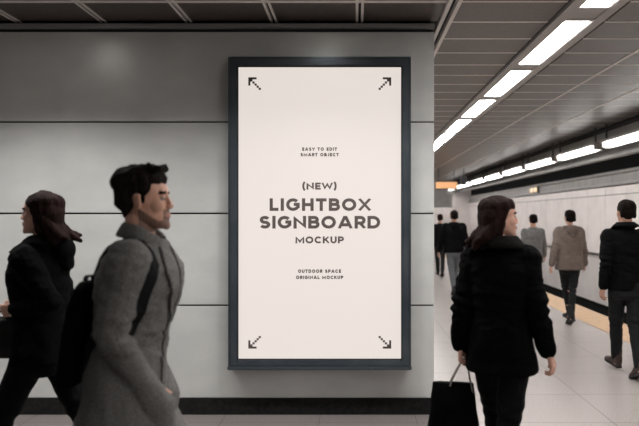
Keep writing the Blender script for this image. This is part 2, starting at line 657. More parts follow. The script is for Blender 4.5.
def arc(cx, cz, rx, rz, a0, a1, n=14):
    return [(cx + rx * math.cos(math.radians(a0 + (a1 - a0) * i / n)), cz + rz * math.sin(math.radians(a0 + (a1 - a0) * i / n)))
            for i in range(n + 1)]


def glyph(c):
    h = T / 2
    top, bot, mid = 1 - h, h, .5
    if c == 'A': return 1.10, [[(.10, -.02), (.495, .90), (.605, .90), (1.0, -.02)], [(.27, .30), (.83, .30)]]
    if c == 'B':
        return .84, [[(.40, top), (h, top), (h, bot), (.40, bot)], [(h, mid + .02), (.46, mid + .02)],
                     [(.38, top)] + arc(.46, (top + mid + .02) / 2, .22, (top - mid - .02) / 2, 90, -90) + [(.38, mid + .02)],
                     [(.38, mid + .02)] + arc(.49, (bot + mid + .02) / 2, .245, (mid + .02 - bot) / 2, 90, -90) + [(.38, bot)]]
    if c == 'C': return .98, [arc(.53, .5, .53 - h, .5 - h, 42, 318, 26)]
    if c == 'D': return .96, [[(.40, top), (h, top), (h, bot), (.40, bot)], [(.38, top)] + arc(.44, .5, .52 - h, .5 - h, 90, -90, 18) + [(.38, bot)]]
    if c == 'E': return .72, [[(.72, top), (h, top), (h, bot), (.72, bot)], [(h, mid), (.66, mid)]]
    if c == 'G': return 1.04, [arc(.53, .5, .53 - h, .5 - h, 42, 340, 26)[:-1] + [(1.04 - h, .32), (1.04 - h, .52), (.58, .52)]]
    if c == 'H': return .90, [[(h, 0), (h, 1)], [(.90 - h, 0), (.90 - h, 1)], [(h, mid), (.90 - h, mid)]]
    if c == 'I': return T, [[(h, 0), (h, 1)]]
    if c == 'J': return .62, [[(.62 - h, 1), (.62 - h, .34)] + arc(.29, .34, .33 - h, .34 - h, 0, -150, 10)[1:]]
    if c == 'K': return .90, [[(h, 0), (h, 1)], [(.80, 1.0), (.24, .46)], [(.38, .58), (.84, 0)]]
    if c == 'L': return .68, [[(h, 1), (h, bot), (.68, bot)]]
    if c == 'M': return 1.24, [[(h, 0), (h, .93), (.62, .24), (1.24 - h, .93), (1.24 - h, 0)]]
    if c == 'N': return .96, [[(h, 0), (h, .90), (.96 - h, .10), (.96 - h, 1)]]
    if c == 'O': return 1.10, [arc(.55, .5, .55 - h, .5 - h, 0, 360, 34)]
    if c in 'PR':
        s = [[(.42, top), (h, top), (h, 0)], [(.38, top)] + arc(.47, .655, .24, top - .655, 90, -90) + [(h, .655 * 2 - top)]]
        if c == 'R': s.append([(.42, .44), (.76, 0)])
        return .82, s
    if c == 'S':
        cx, rx, rz = .41, .41 - h, (mid - h) / 2
        return .82, [arc(cx, mid + rz, rx - .02, rz, 25, 270, 16)[:-1] + arc(cx, mid - rz, rx, rz, 90, -155, 16)]
    if c == 'T': return .82, [[(0, top), (.82, top)], [(.41, 0), (.41, top)]]
    if c == 'U': return .88, [[(h, 1), (h, .42)] + arc(.44, .42, .44 - h, .42 - h, 180, 360, 16)[1:-1] + [(.88 - h, .42), (.88 - h, 1)]]
    if c == 'W': return 1.36, [[(.06, 1), (.36, .10), (.68, .90), (1.0, .10), (1.30, 1)]]
    if c == 'X': return .94, [[(.06, 0), (.88, 1)], [(.06, 1), (.88, 0)]]
    if c == 'Y': return .92, [[(.04, 1), (.46, .42), (.88, 1)], [(.46, 0), (.46, .45)]]
    if c == '(': return .36, [arc(.62, .5, .50, .80, 130, 230, 10)]
    if c == ')': return .36, [arc(-.26, .5, .50, .80, 50, -50, 10)]
    return .42, []


def ribbon(bm, pts, half, fn):
    closed = len(pts) > 3 and (Vector(pts[0]) - Vector(pts[-1])).length < 1e-5
    P = [Vector(p) for p in pts]
    if closed: P = P[:-1]
    n = len(P)
    L, R = [], []
    for i in range(n):
        a = P[i] - P[i - 1] if (i > 0 or closed) else P[1] - P[0]
        b = P[(i + 1) % n] - P[i] if (i < n - 1 or closed) else P[-1] - P[-2]
        a.normalize(); b.normalize()
        na, nb = Vector((-a.y, a.x)), Vector((-b.y, b.x))
        s = (na + nb) / max(.28, 1 + na.dot(nb))
        L.append(bm.verts.new(fn(P[i] + s * half)))
        R.append(bm.verts.new(fn(P[i] - s * half)))
    for i in range(n if closed else n - 1):
        j = (i + 1) % n
        bm.faces.new((L[i], L[j], R[j], R[i]))


def text_line(s, x0, x1, y_top, y_bot, name='lettering', gap=.16):
    """s set between pixel columns x0..x1 and rows y_top..y_bot of the face"""
    adv = []
    x = 0
    for c in s:
        w_, st = glyph(c)
        adv.append((x, st, c))
        x += w_ + gap
    total = x - gap
    h = fz(y_top) - fz(y_bot)
    wid = fx(x1) - fx(x0)
    bm = bmesh.new()
    for gx, st, cc in adv:
        for kk, pl in enumerate(st):
            ribbon(bm, pl, T / 2, lambda p, gx=gx, cc=cc, kk=kk: (fx(x0) + (gx + p.x) / total * wid, FACE - .0006 - .0003 * kk, fz(y_bot) + (p.y if cc in '()' else min(1, max(0, p.y))) * h))
    return obj(name, bm, M['ink'], poster)


T = .31
text_line('EASY TO EDIT', 302.2, 337.0, 147.4, 150.8, gap=.26)
text_line('SMART OBJECT', 300.5, 338.8, 153.0, 156.4, gap=.22)
text_line('OUTDOOR SPACE', 298.0, 341.0, 269.4, 272.9, gap=.22)
text_line('ORIGINAL MOCKUP', 296.0, 343.2, 275.6, 279.1, gap=.22)
T = .26
text_line('(NEW)', 302.4, 336.6, 182.6, 189.6)
text_line('MOCKUP', 295.4, 343.8, 236.4, 243.4)
T = .25
text_line('LIGHTBOX', 269.6, 370.8, 198.3, 210.9, gap=.17)
text_line('SIGNBOARD', 259.4, 380.2, 215.9, 228.6, gap=.15)

for (cx, cy, dx, dy) in ((248.3, 77.3, 1, 1), (391.2, 77.3, -1, 1), (248.3, 348.6, 1, -1), (391.2, 348.6, -1, -1)):
    bm = bmesh.new()
    c = 2.08
    cells = [(i, 0) for i in range(4)] + [(0, i) for i in range(1, 4)] + [(i, i) for i in range(1, 6)]
    for (i, j) in cells:
        k = c * (1.04 if i == j and i > 0 else 1)
        xa, xb = cx + dx * i * c, cx + dx * (i * c + k)
        ya, yb = cy + dy * j * c, cy + dy * (j * c + k)
        vs = [bm.verts.new((fx(a), FACE - .0006, fz(b))) for a, b in ((xa, ya), (xb, ya), (xb, yb), (xa, yb))]
        bm.faces.new(vs)
    obj('corner_arrow', bm, M['ink'], poster)

#PEOPLE#
# ------------------------------------------------------------------ figure helpers
def sring(c, rx, ry, mat=None, n=28, e=2.2, front=None, back=None):
    """super-ellipse ring in the xy plane about c; front / back override ry"""
    pts = []
    for i in range(n):
        a = 2 * math.pi * i / n
        ca, sa = math.cos(a), math.sin(a)
        x = math.copysign(abs(ca) ** (2 / e), ca) * rx
        r = ry
        if front is not None and sa > 0: r = front
        if back is not None and sa < 0: r = back
        y = math.copysign(abs(sa) ** (2 / e), sa) * r
        p = Vector((c[0] + x, c[1] + y, c[2]))
        pts.append(mat @ p if mat else p)
    return pts


def cone(bm, p0, p1, r0, r1, n=14):
    p0, p1 = Vector(p0), Vector(p1)
    d = (p1 - p0)
    L = d.length
    d = d / L if L > 1e-6 else Vector((0, 0, 1))
    u = d.orthogonal().normalized()
    v = d.cross(u)
    rings = []
    for a in (80, 55, 28, 0):
        c, r = p0 - d * r0 * math.sin(math.radians(a)), r0 * math.cos(math.radians(a))
        rings.append([c + (u * math.cos(t) + v * math.sin(t)) * r for t in [2 * math.pi * i / n for i in range(n)]])
    for a in (0, 28, 55, 80):
        c, r = p1 + d * r1 * math.sin(math.radians(a)), r1 * math.cos(math.radians(a))
        rings.append([c + (u * math.cos(t) + v * math.sin(t)) * r for t in [2 * math.pi * i / n for i in range(n)]])
    ringloft(bm, rings)


def ell(bm, c, r, mat=None, rot=None, n=18):
    c = Vector(c)
    R = rot.to_matrix() if rot else Matrix.Identity(3)
    rings = []
    for k in range(1, 11):
        a = math.pi * k / 11
        z, q = -math.cos(a), math.sin(a)
        ring = []
        for i in range(n):
            t = 2 * math.pi * i / n
            p = c + R @ Vector((math.cos(t) * q * r[0], math.sin(t) * q * r[1], z * r[2]))
            ring.append(mat @ p if mat else p)
        rings.append(ring)
    ringloft(bm, rings)


def meld(name, bm, voxel, mat, parent, smooth=2, disp=None):
    """fuse overlapping closed shapes into one continuous skin"""
    bmesh.ops.recalc_face_normals(bm, faces=bm.faces)
    me = bpy.data.meshes.new('melding')
    bm.to_mesh(me)
    bm.free()
    t = bpy.data.objects.new('melding', me)
    COL.objects.link(t)
    r = t.modifiers.new('r', 'REMESH')
    r.mode = 'VOXEL'
    r.voxel_size = voxel
    r.adaptivity = 0
    if smooth:
        s = t.modifiers.new('s', 'SMOOTH')
        s.factor = .5
        s.iterations = smooth
    dg = bpy.context.evaluated_depsgraph_get()
    new = bpy.data.meshes.new_from_object(t.evaluated_get(dg))
    bpy.data.objects.remove(t)
    bpy.data.meshes.remove(me)
    new.name = name
    if disp:
        nv = [v.normal.copy() for v in new.vertices]
        for v, nn in zip(new.vertices, nv):
            v.co += nn * disp(v.co)
    for f in new.polygons:
        f.use_smooth = True
    new.materials.clear()
    new.materials.append(mat)
    o = bpy.data.objects.new(name, new)
    COL.objects.link(o)
    o.parent = parent
    return o


def N(p, f, sx=1, sy=1, sz=1, off=0):
    return noise.noise(Vector((p.x * f * sx + off, p.y * f * sy, p.z * f * sz)))


def patch(name, body, pred, off, mat, parent):
    """thin layer over the faces of the body for which pred(centre) holds"""
    me = body.data
    bm = bmesh.new()
    vm = {}

    def V(i):
        if i not in vm:
            v = me.vertices[i]
            vm[i] = bm.verts.new(v.co + v.normal * off)
        return vm[i]
    for f in me.polygons:
        if pred(f.center):
            bm.faces.new([V(i) for i in f.vertices])
    if not bm.faces:
        bm.free()
        return None
    return obj(name, bm, mat, parent, smooth=True)


def hand(bm, wr, d, n, side, s=1., curl=25., thumb_in=.3, spread=1.):
    """wr wrist point, d hand direction, n palm normal, side direction of the thumb"""
    d, n = d.normalized(), n.normalized()
    u = (side - d * side.dot(d)).normalized()
    n = (n - d * n.dot(d)).normalized()
    n = (n - u * n.dot(u)).normalized()
    cone(bm, wr - d * .02 * s, wr + d * .02 * s, .024 * s, .022 * s)
    ln = [(.030, .098, .078), (.010, .102, .086), (-.011, .097, .080), (-.030, .088, .062)]
    for k, (a, m_, L) in enumerate(ln):
        base = wr + u * a * .55 * s + d * .012 * s
        kn = wr + u * a * s + d * m_ * .92 * s
        cone(bm, base, kn, .0165 * s, .0118 * s, 10)
        c = math.radians(curl + 4 * k)
        p = kn
        ang = c * .6
        dd0 = (d + u * (a * 1.4 * spread)).normalized()
        for j, fr in enumerate((.46, .30, .24)):
            dd = dd0 * math.cos(ang) + n * math.sin(ang)
            q = p + dd * L * fr * s
            cone(bm, p, q, (.0098 - .0009 * j) * s, (.0090 - .0009 * j) * s, 10)
            p = q
            ang += c
    a = wr + u * .018 * s + d * .022 * s
    b = a + (d * .030 + u * .028 + n * .012) * s
    c_ = b + (d * .030 + u * (.010 - .02 * thumb_in) + n * .014 * (1 + thumb_in)) * s
    e = c_ + (d * .022 + u * (-.006 * thumb_in) + n * .012 * (1 + thumb_in)) * s
    cone(bm, a, b, .0165 * s, .0125 * s, 10)
    cone(bm, b, c_, .0118 * s, .0102 * s, 10)
    cone(bm, c_, e, .0098 * s, .0080 * s, 10)


HEAD = [(.000, .078, .040, .020), (.010, .087, .010, .032), (.024, .090, -.015, .043), (.040, .089, -.045, .052), (.058, .091, -.065, .058),
        (.075, .088, -.078, .063), (.095, .083, -.088, .067), (.112, .079, -.094, .070), (.126, .079, -.097, .073), (.140, .089, -.099, .075),
        (.155, .090, -.099, .076), (.175, .084, -.096, .074), (.195, .070, -.087, .067), (.212, .050, -.070, .055), (.225, .022, -.045, .036),
        (.232, .000, -.022, .016)]


def head(bm, mt, male=True):
    rings = []
    for z, f, b, hw in HEAD:
        if male and z < .05: hw *= 1.08
        cy = (f + b) / 2
        rings.append(sring((0, cy, z), hw, (f - b) / 2, mt, 26, 2.15))
    ringloft(bm, rings)
    E = lambda c, r, rot=None: ell(bm, c, r, mt, rot)
    # nose
    P = lambda *a: mt @ Vector(a)
    cone(bm, P(0, .081, .136), P(0, .098, .094), .0085, .0105)
    E((0, .103, .087), (.0105, .0105, .009))
    for s in (-1, 1):
        E((s * .012, .094, .083), (.0085, .011, .008))
        E((s * .038, .050, .092), (.026, .032, .034))              # cheek
        E((s * .030, .078, .142), (.022, .012, .008))              # brow ridge
        E((s * .078, -.008, .108), (.008, .018, .031), Euler((math.radians(12), 0, math.radians(-s * 22))))
        E((s * .081, -.010, .122), (.008, .019, .016), Euler((0, 0, math.radians(-s * 25))))
        E((s * .030, .079, .1225), (.017, .007, .004))              # upper lid
    E((0, .089, .0575), (.022, .0095, .0055))
    E((0, .089, .0475), (.019, .0100, .0060))
    E((0, .080, .012), (.022, .014, .016))


class Fig:
    pass


def person(label, loc, rz, H=1.75, male=True, skin='skin_man', voxel=.0045, lean=2, hips=(0, 0), knees=(5, 5), width=1.,
           armL=((-.15, 0, -1), (-.1, .15, -1)), armR=((.15, 0, -1), (.1, .15, -1)), curlL=28, curlR=28, head_yaw=0, head_pitch=0, stance=.02, head_scale=1.,
           group=None, palmL=None, palmR=None, splay=0.):
    s = H / 1.75
    g = Fig()
    g.s, g.voxel, g.male = s, voxel, male
    R = math.radians
    legs = []
    hx = .088 * s
    th, sh = .425 * s, .415 * s
    for side, hp, kn in ((-1, hips[0], knees[0]), (1, hips[1], knees[1])):
        a = R(hp)
        b = a - R(kn)
        k = Vector((-side * stance, math.sin(a) * th, -math.cos(a) * th))
        an = k + Vector((-side * stance * 1.3, math.sin(b) * sh, -math.cos(b) * sh))
        # foot: toes stay near the ground when the heel rises
        fp = min(0, b * 1.0) + (max(0, b) * .6)
        fd = Vector((0, math.cos(fp), math.sin(fp)))
        up = Vector((0, -math.sin(fp), math.cos(fp)))
        toe = an + fd * .17 * s - up * .085 * s
        heel = an - fd * .06 * s - up * .085 * s
        legs.append([side, k, an, fd, up, min(toe.z, heel.z)])
    low = min(l[5] for l in legs)
    pz = -low
    g.pel = Vector((0, 0, pz))
    for l in legs:
        l.append(Vector((l[0] * hx, 0, pz)))
    root = empty('person', loc, rz, label, 'person', group)
    g.root = root
    U = Matrix.Translation(g.pel) @ Matrix.Rotation(-R(lean), 4, 'X')
    g.U = U
    u = lambda x, y, z: U @ Vector((x * s, y * s, z * s))
    shz = .50
    sw = (.175 if male else .152) * width
    g.sw, g.shz, g.u = sw, shz, u
    bm = bmesh.new()
    # trunk
    k = 1. if male else .9
    for_rings = [(-.11, .11, .085), (-.04, .155 * width, .11), (.06, .15 * width, .105), (.16, .132 * k * width, .095), (.26, .14 * k * width, .10),
                 (.36, .155 * k * width, .11), (.44, .165 * k, .105), (.50, .15 * k, .085), (.535, .10, .07), (.56, .055, .055)]
    ringloft(bm, [sring((0, 0, z * s), rx * s, ry * s, U, 24) for z, rx, ry in for_rings])
    # neck and head
    nb = u(0, -.01, .53)
    hp = u(0, .0 + .005, .600)                                    # chin height, ear axis
    pivot = u(0, -.02, .66)
    HM = (Matrix.Translation(pivot) @ Matrix.Rotation(R(head_yaw), 4, 'Z') @ Matrix.Rotation(-R(head_pitch), 4, 'X')
          @ Matrix.Translation(Vector((0, 0, -.06 * s))) @ Matrix.Scale(s * head_scale * (1. if male else .96), 4))
    g.HM = HM
    cone(bm, nb - Vector((0, 0, .03)), HM @ Vector((0, -.025, .05)), (.062 if male else .052) * s, (.056 if male else .046) * s)
    head(bm, HM, male)
    # legs
    g.legs = []
    for side, kk, an, fd, up, _, hip in legs:
        knee, ank = hip + kk, hip + an
        g.legs.append((side, hip, knee, ank, fd, up))
        cone(bm, hip, knee, .080 * s, .052 * s)
        mid = knee.lerp(ank, .3)
        cone(bm, knee, mid, .052 * s, .053 * s)
        cone(bm, mid, ank, .052 * s, .034 * s)
        cone(bm, ank - up * .045 * s - fd * .02 * s, ank + fd * .15 * s - up * .06 * s, .032 * s, .022 * s)
    # arms
    g.arms = []
    for side, (ua, fa), curl, palm in ((-1, armL, curlL, palmL), (1, armR, curlR, palmR)):
        S = u(side * sw, 0, shz - .02)
        rot = U.to_3x3()
        ud = (rot @ Vector(ua)).normalized()
        fd = (rot @ Vector(fa)).normalized()
        el = S + ud * .285 * s
        wr = el + fd * .245 * s
        cone(bm, S, el, .050 * s, .038 * s)
        cone(bm, el, el.lerp(wr, .3), .039 * s, .039 * s)
        cone(bm, el.lerp(wr, .3), wr, .039 * s, .025 * s)
        n = Vector(palm) if palm else Vector((-side, .15, 0))
        thumb = n.cross(fd) * side if not palm else n.cross(fd) * side
        thumb = fd.cross(n) * (-side)
        # thumb points forward when the arm hangs
        if thumb.y < 0 and abs(fd.z) > .7: thumb = -thumb
        if thumb.z < 0 and abs(fd.z) <= .7: thumb = -thumb
        hand(bm, wr, fd, n, thumb, s * (1. if male else .92), curl)
        g.arms.append((side, S, el, wr, fd, n, thumb))
    g.body = meld('body', bm, voxel, M[skin], root, 3)
    g.inv = HM.inverted()
    return g


def face(g, hair, beard=False):
    inv = g.inv
    HM = g.HM
    for sd in (-1, 1):
        bm = bmesh.new()
        ell(bm, (sd * .031, .0735, .1165), (.0125, .0115, .0095), HM)
        e = obj('eye', bm, M['eye'], g.root, smooth=True)
        bm = bmesh.new()
        ell(bm, (sd * .031, .083, .1165), (.0055, .0035, .0058), HM)
        obj('iris', bm, M['iris'], e, smooth=True)

        def brow(c, sd=sd):
            q = inv @ c
            return .016 < q.x * sd < .050 and q.y > .04 and .139 < q.z + abs(q.x) * .10 < .149
        patch('eyebrow', g.body, brow, .0010, hair, g.root)

    def lips(c):
        q = inv @ c
        return abs(q.x) < .024 and q.y > .083 and .043 < q.z < .062
    patch('lips', g.body, lips, .0006, M['lip'], g.root)
    if beard:
        def bd(c):
            q = inv @ c
            if lips(c): return False
            if abs(q.x) < .034 and q.y > .07 and .0 < q.z < .074: return True
            edge = .030 + max(0, (.06 - q.y)) * .75
            return q.y > -.012 and -.012 < q.z < min(edge, .1)
        patch('beard', g.body, bd, .0016, M['stubble'], g.root)


def trousers(g, mat, wide=1.):
    s = g.s
    bm = bmesh.new()
    ringloft(bm, [sring((0, 0, z * s), rx * s, ry * s, g.U, 24) for z, rx, ry in
                  [(-.17, .13, .10), (-.13, .165, .125), (-.04, .174, .13), (.04, .172, .125), (.11, .16, .118), (.13, .15, .11)]])
    for side, hip, knee, ank, fd, up in g.legs:
        cone(bm, hip - Vector((0, 0, .01)), knee, .098 * s, .070 * s * wide)
        cone(bm, knee, ank + Vector((0, 0, .02)), .069 * s * wide, .055 * s * wide)
    knees = [l[2] for l in g.legs]

    def dsp(p):
        a = .006 * N(p, 9, 1, 1, 1.6, 3)
        for k in knees:
            q = (p - k).length
            if q < .16: a += .006 * math.sin(p.z * 90 + p.x * 30) * (1 - q / .16)
        return a
    return meld('trousers', bm, max(.007, g.voxel), mat, g.root, 4, dsp)


def shoes(g, mat, boot=0.):
    s = g.s
    for side, hip, knee, ank, fd, up in g.legs:
        rt = Vector((1, 0, 0))

        def W(x, y, z): return ank + rt * x * s + fd * y * s + up * z * s
        bm = bmesh.new()
        secs = [(-.070, .020, -.070, .005), (-.06, .034, -.072, .045), (-.02, .038, -.072, .050 + boot), (.03, .041, -.072, .035),
                (.09, .047, -.072, -.012), (.15, .046, -.072, -.030), (.19, .036, -.070, -.040), (.208, .018, -.066, -.048)]
        rings = []
        for y, hw, z0, z1 in secs:
            r = []
            for i in range(16):
                a = 2 * math.pi * i / 16
                r.append(W(math.cos(a) * hw, y, (z0 + z1) / 2 + math.copysign(abs(math.sin(a)) ** .7, math.sin(a)) * (z1 - z0) / 2))
            rings.append(r)
        ringloft(bm, rings)
        cone(bm, W(0, -.02, -.01), W(0, -.015, .05 + boot), .042 * s, .045 * s)
        sh = meld('shoe', bm, max(.005, g.voxel), mat, g.root, 3)
        bm = bmesh.new()
        out = [(-.072, .022), (-.05, .036), (0, .038), (.05, .040), (.10, .049), (.15, .049), (.19, .038), (.212, .018)]
        P = [(x, y) for y, x in out] + [(-x, y) for y, x in reversed(out)]
        A = [bm.verts.new(W(x, y, -.086)) for x, y in P]
        B = [bm.verts.new(W(x, y, -.064)) for x, y in P]
        bm.faces.new(A[::-1]); bm.faces.new(B)
        for i in range(len(P)):
            bm.faces.new((A[i], A[(i + 1) % len(P)], B[(i + 1) % len(P)], B[i]))
        obj('sole', bm, M['sole'], sh)


def coat(g, mat, hem, name='coat', bulk=1., flare=.03, sleeve=1., fold=1., waist=1., puff=0., pockets=False):
    """hem: height above the floor of the lower edge"""
    s = g.s
    bm = bmesh.new()
    k = 1. if g.male else .93
    prof = [(.02, .178, .135), (.12, .165 * waist, .128), (.22, .168 * waist, .130), (.32, .182, .140), (.40, .192, .142), (.46, .185, .128),
            (.50, .165, .108), (.53, .125, .092), (.555, .085, .080), (.575, .066, .072)]
    rings = []
    # skirt below the pelvis follows the legs
    zz = hem
    pz = g.pel.z
    levels = []
    while zz < pz - .03:
        levels.append(zz)
        zz += .06

    def leg_at(l, z):
        side, hip, knee, ank, fd, up = l
        if z > knee.z: t = (hip.z - z) / max(.01, hip.z - knee.z); return hip.lerp(knee, min(1, t))
        t = (knee.z - z) / max(.01, knee.z - ank.z)
        return knee.lerp(ank, min(1, t))
    for z in levels:
        a, b = leg_at(g.legs[0], z), leg_at(g.legs[1], z)
        f = (pz - z) / .6
        cy = (a.y + b.y) / 2 * .75
        spread = abs(a.y - b.y) / 2
        ry = (.128 + flare * f) * s * bulk + max(0, spread - .03) * .75
        rx = (.178 + flare * f) * s * bulk
        rings.append(sring((0, cy, z), rx, ry, None, 30, 2.3))
    rings += [sring((0, 0, z * s), rx * s * bulk * k * (g.sw / (.175 if g.male else .152)), ry * s * bulk, g.U, 30, 2.3) for z, rx, ry in prof]
    ringloft(bm, rings)
    elbows = []
    for side, S, el, wr, fd, n, th in g.arms:
        e2 = el
        S2 = S - g.U.to_3x3() @ Vector((side * .008, 0, .008))
        cone(bm, S2, S2.lerp(e2, .5), .076 * s * sleeve * bulk, .066 * s * sleeve)
        cone(bm, S2.lerp(e2, .5), e2, .066 * s * sleeve, .058 * s * sleeve)
        cone(bm, e2, wr - fd * .03 * s, .058 * s * sleeve, .046 * s * sleeve)
        cone(bm, wr - fd * .035 * s, wr - fd * .012 * s, .046 * s * sleeve, .043 * s * sleeve)
        elbows.append((e2, fd))
        if pockets:
            cone(bm, wr - fd * .03 * s, wr + fd * .11 * s, .052 * s, .076 * s)
            cone(bm, wr + fd * .11 * s, wr + fd * .15 * s - Vector((0, 0, .16)), .074 * s, .05 * s)
    off = random.random() * 50

    def dsp(p):
        a = 0
        if p.z > pz + .1:
            a += .009 * N(p, 7, 1, 1, 2.2, off) + .004 * N(p, 20, 1, 1, 2, off)
        else:
            a += .012 * N(p, 8, 1.4, 1.4, .35, off) + .004 * N(p, 18, 1, 1, .8, off)
        for e, d in elbows:
            q = (p - e).length
            if q < .15:
                a += .007 * math.sin((p - e).dot(d) * 110 + 3 * N(p, 6)) * (1 - q / .15)
        if puff:
            for e, d in elbows:
                pass
            a += puff * abs(math.sin(p.z * 60 + N(p, 5) * 2))
        return a * fold
    o = meld(name, bm, max(.0065, g.voxel), mat, g.root, 4, dsp)
    g.coat = o
    me = o.data
    g.bvh = BVHTree.FromPolygons([v.co for v in me.vertices], [tuple(f.vertices) for f in me.polygons])
    # cuffs
    for side, S, el, wr, fd, n, th in g.arms:
        pass
    return o


def collar(g, mat, r=.070, h=.045, fall=.05, out=.045, open_deg=40, tilt=.0, zc=.548, thick=.006, name='collar'):
    """turned-down collar: stands around the neck and falls outwards; open at the front"""
    s = g.s
    bm = bmesh.new()
    prof = [(0, -.015), (.002, h * .5), (.008, h), (.014, h + .003), (.021, h - .008), (.024 + out * .6, h - fall * .7), (.026 + out, h - fall - .01)]
    cols = []
    n = 34
    for i in range(n + 1):
        a = math.radians(90 + open_deg / 2 + (360 - open_deg) * i / n)
        col = []
        for dr, dz in prof:
            rr = r + dr
            x, y = math.cos(a) * rr * 1.0, math.sin(a) * rr * 1.05
            front = max(0, math.sin(a))
            z = zc + dz - .04 * front
            col.append(bm.verts.new(g.u(x, y - .012, z)))
        cols.append(col)
    for a, b in zip(cols[:-1], cols[1:]):
        for i in range(len(prof) - 1):
            bm.faces.new((a[i], b[i], b[i + 1], a[i + 1]))
    o = obj(name, bm, mat, g.root, smooth=True)
    m = o.modifiers.new('t', 'SOLIDIFY'); m.thickness = thick; m.offset = 0
    return o


def hood(g, mat, big=1.):
    u, s = g.u, g.s
    bm = bmesh.new()
    b = big
    n = 11
    for i in range(n):                                   # thick roll around the neck, deepest at the back
        a = math.radians(20 + 320 * i / (n - 1) + 90)
        a2 = math.radians(20 + 320 * (i + 1) / (n - 1) + 90)
        if i == n - 1: break
        def P(a):
            x, y = math.cos(a), math.sin(a)
            return u(x * .092 * b, y * .088 * b - .012, .565 - .055 * max(0, y) - .01 * max(0, -y))
        def R_(a): return (.026 + .014 * max(0, -math.sin(a))) * s
        cone(bm, P(a), P(a2), R_(a), R_(a2))
    # bag of the hood hanging down the back
    ell(bm, u(0, -.150, .505), (.098 * s * b, .046 * s, .085 * s * b))
    ell(bm, u(0, -.158, .440), (.060 * s * b, .034 * s, .060 * s * b))
    for sd in (-1, 1):
        cone(bm, u(sd * .095 * b, -.06, .545), u(sd * .02, -.16, .42), .034 * s, .026 * s)
    return meld('hood', bm, max(.0055, g.voxel * .8), mat, g.root, 2, lambda p: .003 * N(p, 14))


def drape(g, name, outline, mat, front=True, lift=.006, thick=.006, res=.012, parent=None):
    """flat cloth piece with outline (x, z) in upper-body units pressed on the coat from the front"""
    from mathutils.geometry import intersect_point_tri_2d
    bm = bmesh.new()
    s = g.s
    pts = [Vector(p) for p in outline]
    vs = [bm.verts.new((p.x, 0, p.y)) for p in pts]
    f = bm.faces.new(vs)
    bmesh.ops.triangulate(bm, faces=[f])
    for _ in range(4):
        es = [e for e in bm.edges if e.calc_length() > res]
        if not es: break
        bmesh.ops.subdivide_edges(bm, edges=es, cuts=1)
        bmesh.ops.triangulate(bm, faces=bm.faces[:])
    dirv = g.U.to_3x3() @ Vector((0, -1 if front else 1, 0))
    for v in bm.verts:
        o = g.u(v.co.x, .6 if front else -.6, v.co.z)
        hit = g.bvh.ray_cast(o, dirv)
        v.co = (hit[0] if hit[0] else o + dirv * .48) - dirv * lift
    o = obj(name, bm, mat, parent or g.root, smooth=True)
    m = o.modifiers.new('t', 'SOLIDIFY'); m.thickness = thick; m.offset = 0
    return o


def band(name, pts, width, thick, mat, parent, bvh=None, off=.006, n=26, wdir=None):
    """webbing strap through pts, pressed on a surface when bvh is given"""
    P = [Vector(p) for p in pts]
    out = []
    m_ = len(P) - 1
    for i in range(n + 1):
        t = i / n * m_
        k = min(int(t), m_ - 1)
        f = t - k
        p0, p1, p2, p3 = P[max(k - 1, 0)], P[k], P[k + 1], P[min(k + 2, m_)]
        q = .5 * ((2 * p1) + (-p0 + p2) * f + (2 * p0 - 5 * p1 + 4 * p2 - p3) * f * f + (-p0 + 3 * p1 - 3 * p2 + p3) * f ** 3)
        out.append(q)
    nrm = []
    for i, q in enumerate(out):
        nn = Vector((0, 0, 1))
        if bvh:
            r = bvh.find_nearest(q)
            if r[0]:
                if (r[0] - q).length < .07:
                    out[i] = r[0] + r[1] * off
                nn = r[1]
        nrm.append(nn)
    bm = bmesh.new()
    rows_ = []
    for i, q in enumerate(out):
        d = (out[min(i + 1, n)] - out[max(i - 1, 0)]).normalized()
        nn = nrm[i] if bvh else (wdir.cross(d) if wdir else d.orthogonal())
        sd = (wdir if wdir else d.cross(nn)).normalized()
        nn = sd.cross(d).normalized()
        rows_.append([q + sd * width / 2 + nn * thick / 2, q - sd * width / 2 + nn * thick / 2, q - sd * width / 2 - nn * thick / 2,
                      q + sd * width / 2 - nn * thick / 2])
    ringloft(bm, rows_)
    return obj(name, bm, mat, parent, smooth=False)


def long_hair(g, mat, blow=.0, length=.0, vol=1.):
    length0 = length
    HM = g.HM
    bm = bmesh.new()
    E = lambda c, r, rot=None: ell(bm, c, r, HM, rot)
    P = lambda *a: HM @ Vector(a)
    E((0, -.020, .176), (.085 * vol, .108, .073))
    E((0, -.060, .105), (.089 * vol, .072, .120))
    E((0, .035, .207), (.060, .040, .026))
    for sd in (-1, 1):
        E((sd * .074, -.028, .108), (.024, .044, .090))
        cone(bm, P(sd * .064, .030, .178), P(sd * .078, -.004, .110), .018, .020)
        cone(bm, P(sd * .077, -.008, .11), P(sd * .076, -.03, .02), .022, .020)
    for i in range(15):
        a = -1 + 2 * (i % 8) / 7 + random.uniform(-.08, .08)
        b = blow * (1 - .35 * abs(a)) * (1 if i < 8 else .5)
        x = a * .068
        w_ = random.uniform(.55, 1.15)
        length = length0 + random.uniform(-.035, .02)
        cone(bm, P(x, -.075 + .03 * abs(a), .09), P(x * 1.08, -.095 - b * .5 * w_ + .02 * abs(a), .005), .034, .030)
        cone(bm, P(x * 1.08, -.095 - b * .5 * w_ + .02 * abs(a), .005), P(x * 1.15, -.085 - b * w_, -.045 - length * w_), .029, .012)
    def dsp(p):
        return .006 * N(p, 34, 1, 1, .3) + .010 * N(p, 13, 1, 1, .5, 7)
    return meld('hair', bm, max(.0045, g.voxel * .9), mat, g.root, 2, dsp)


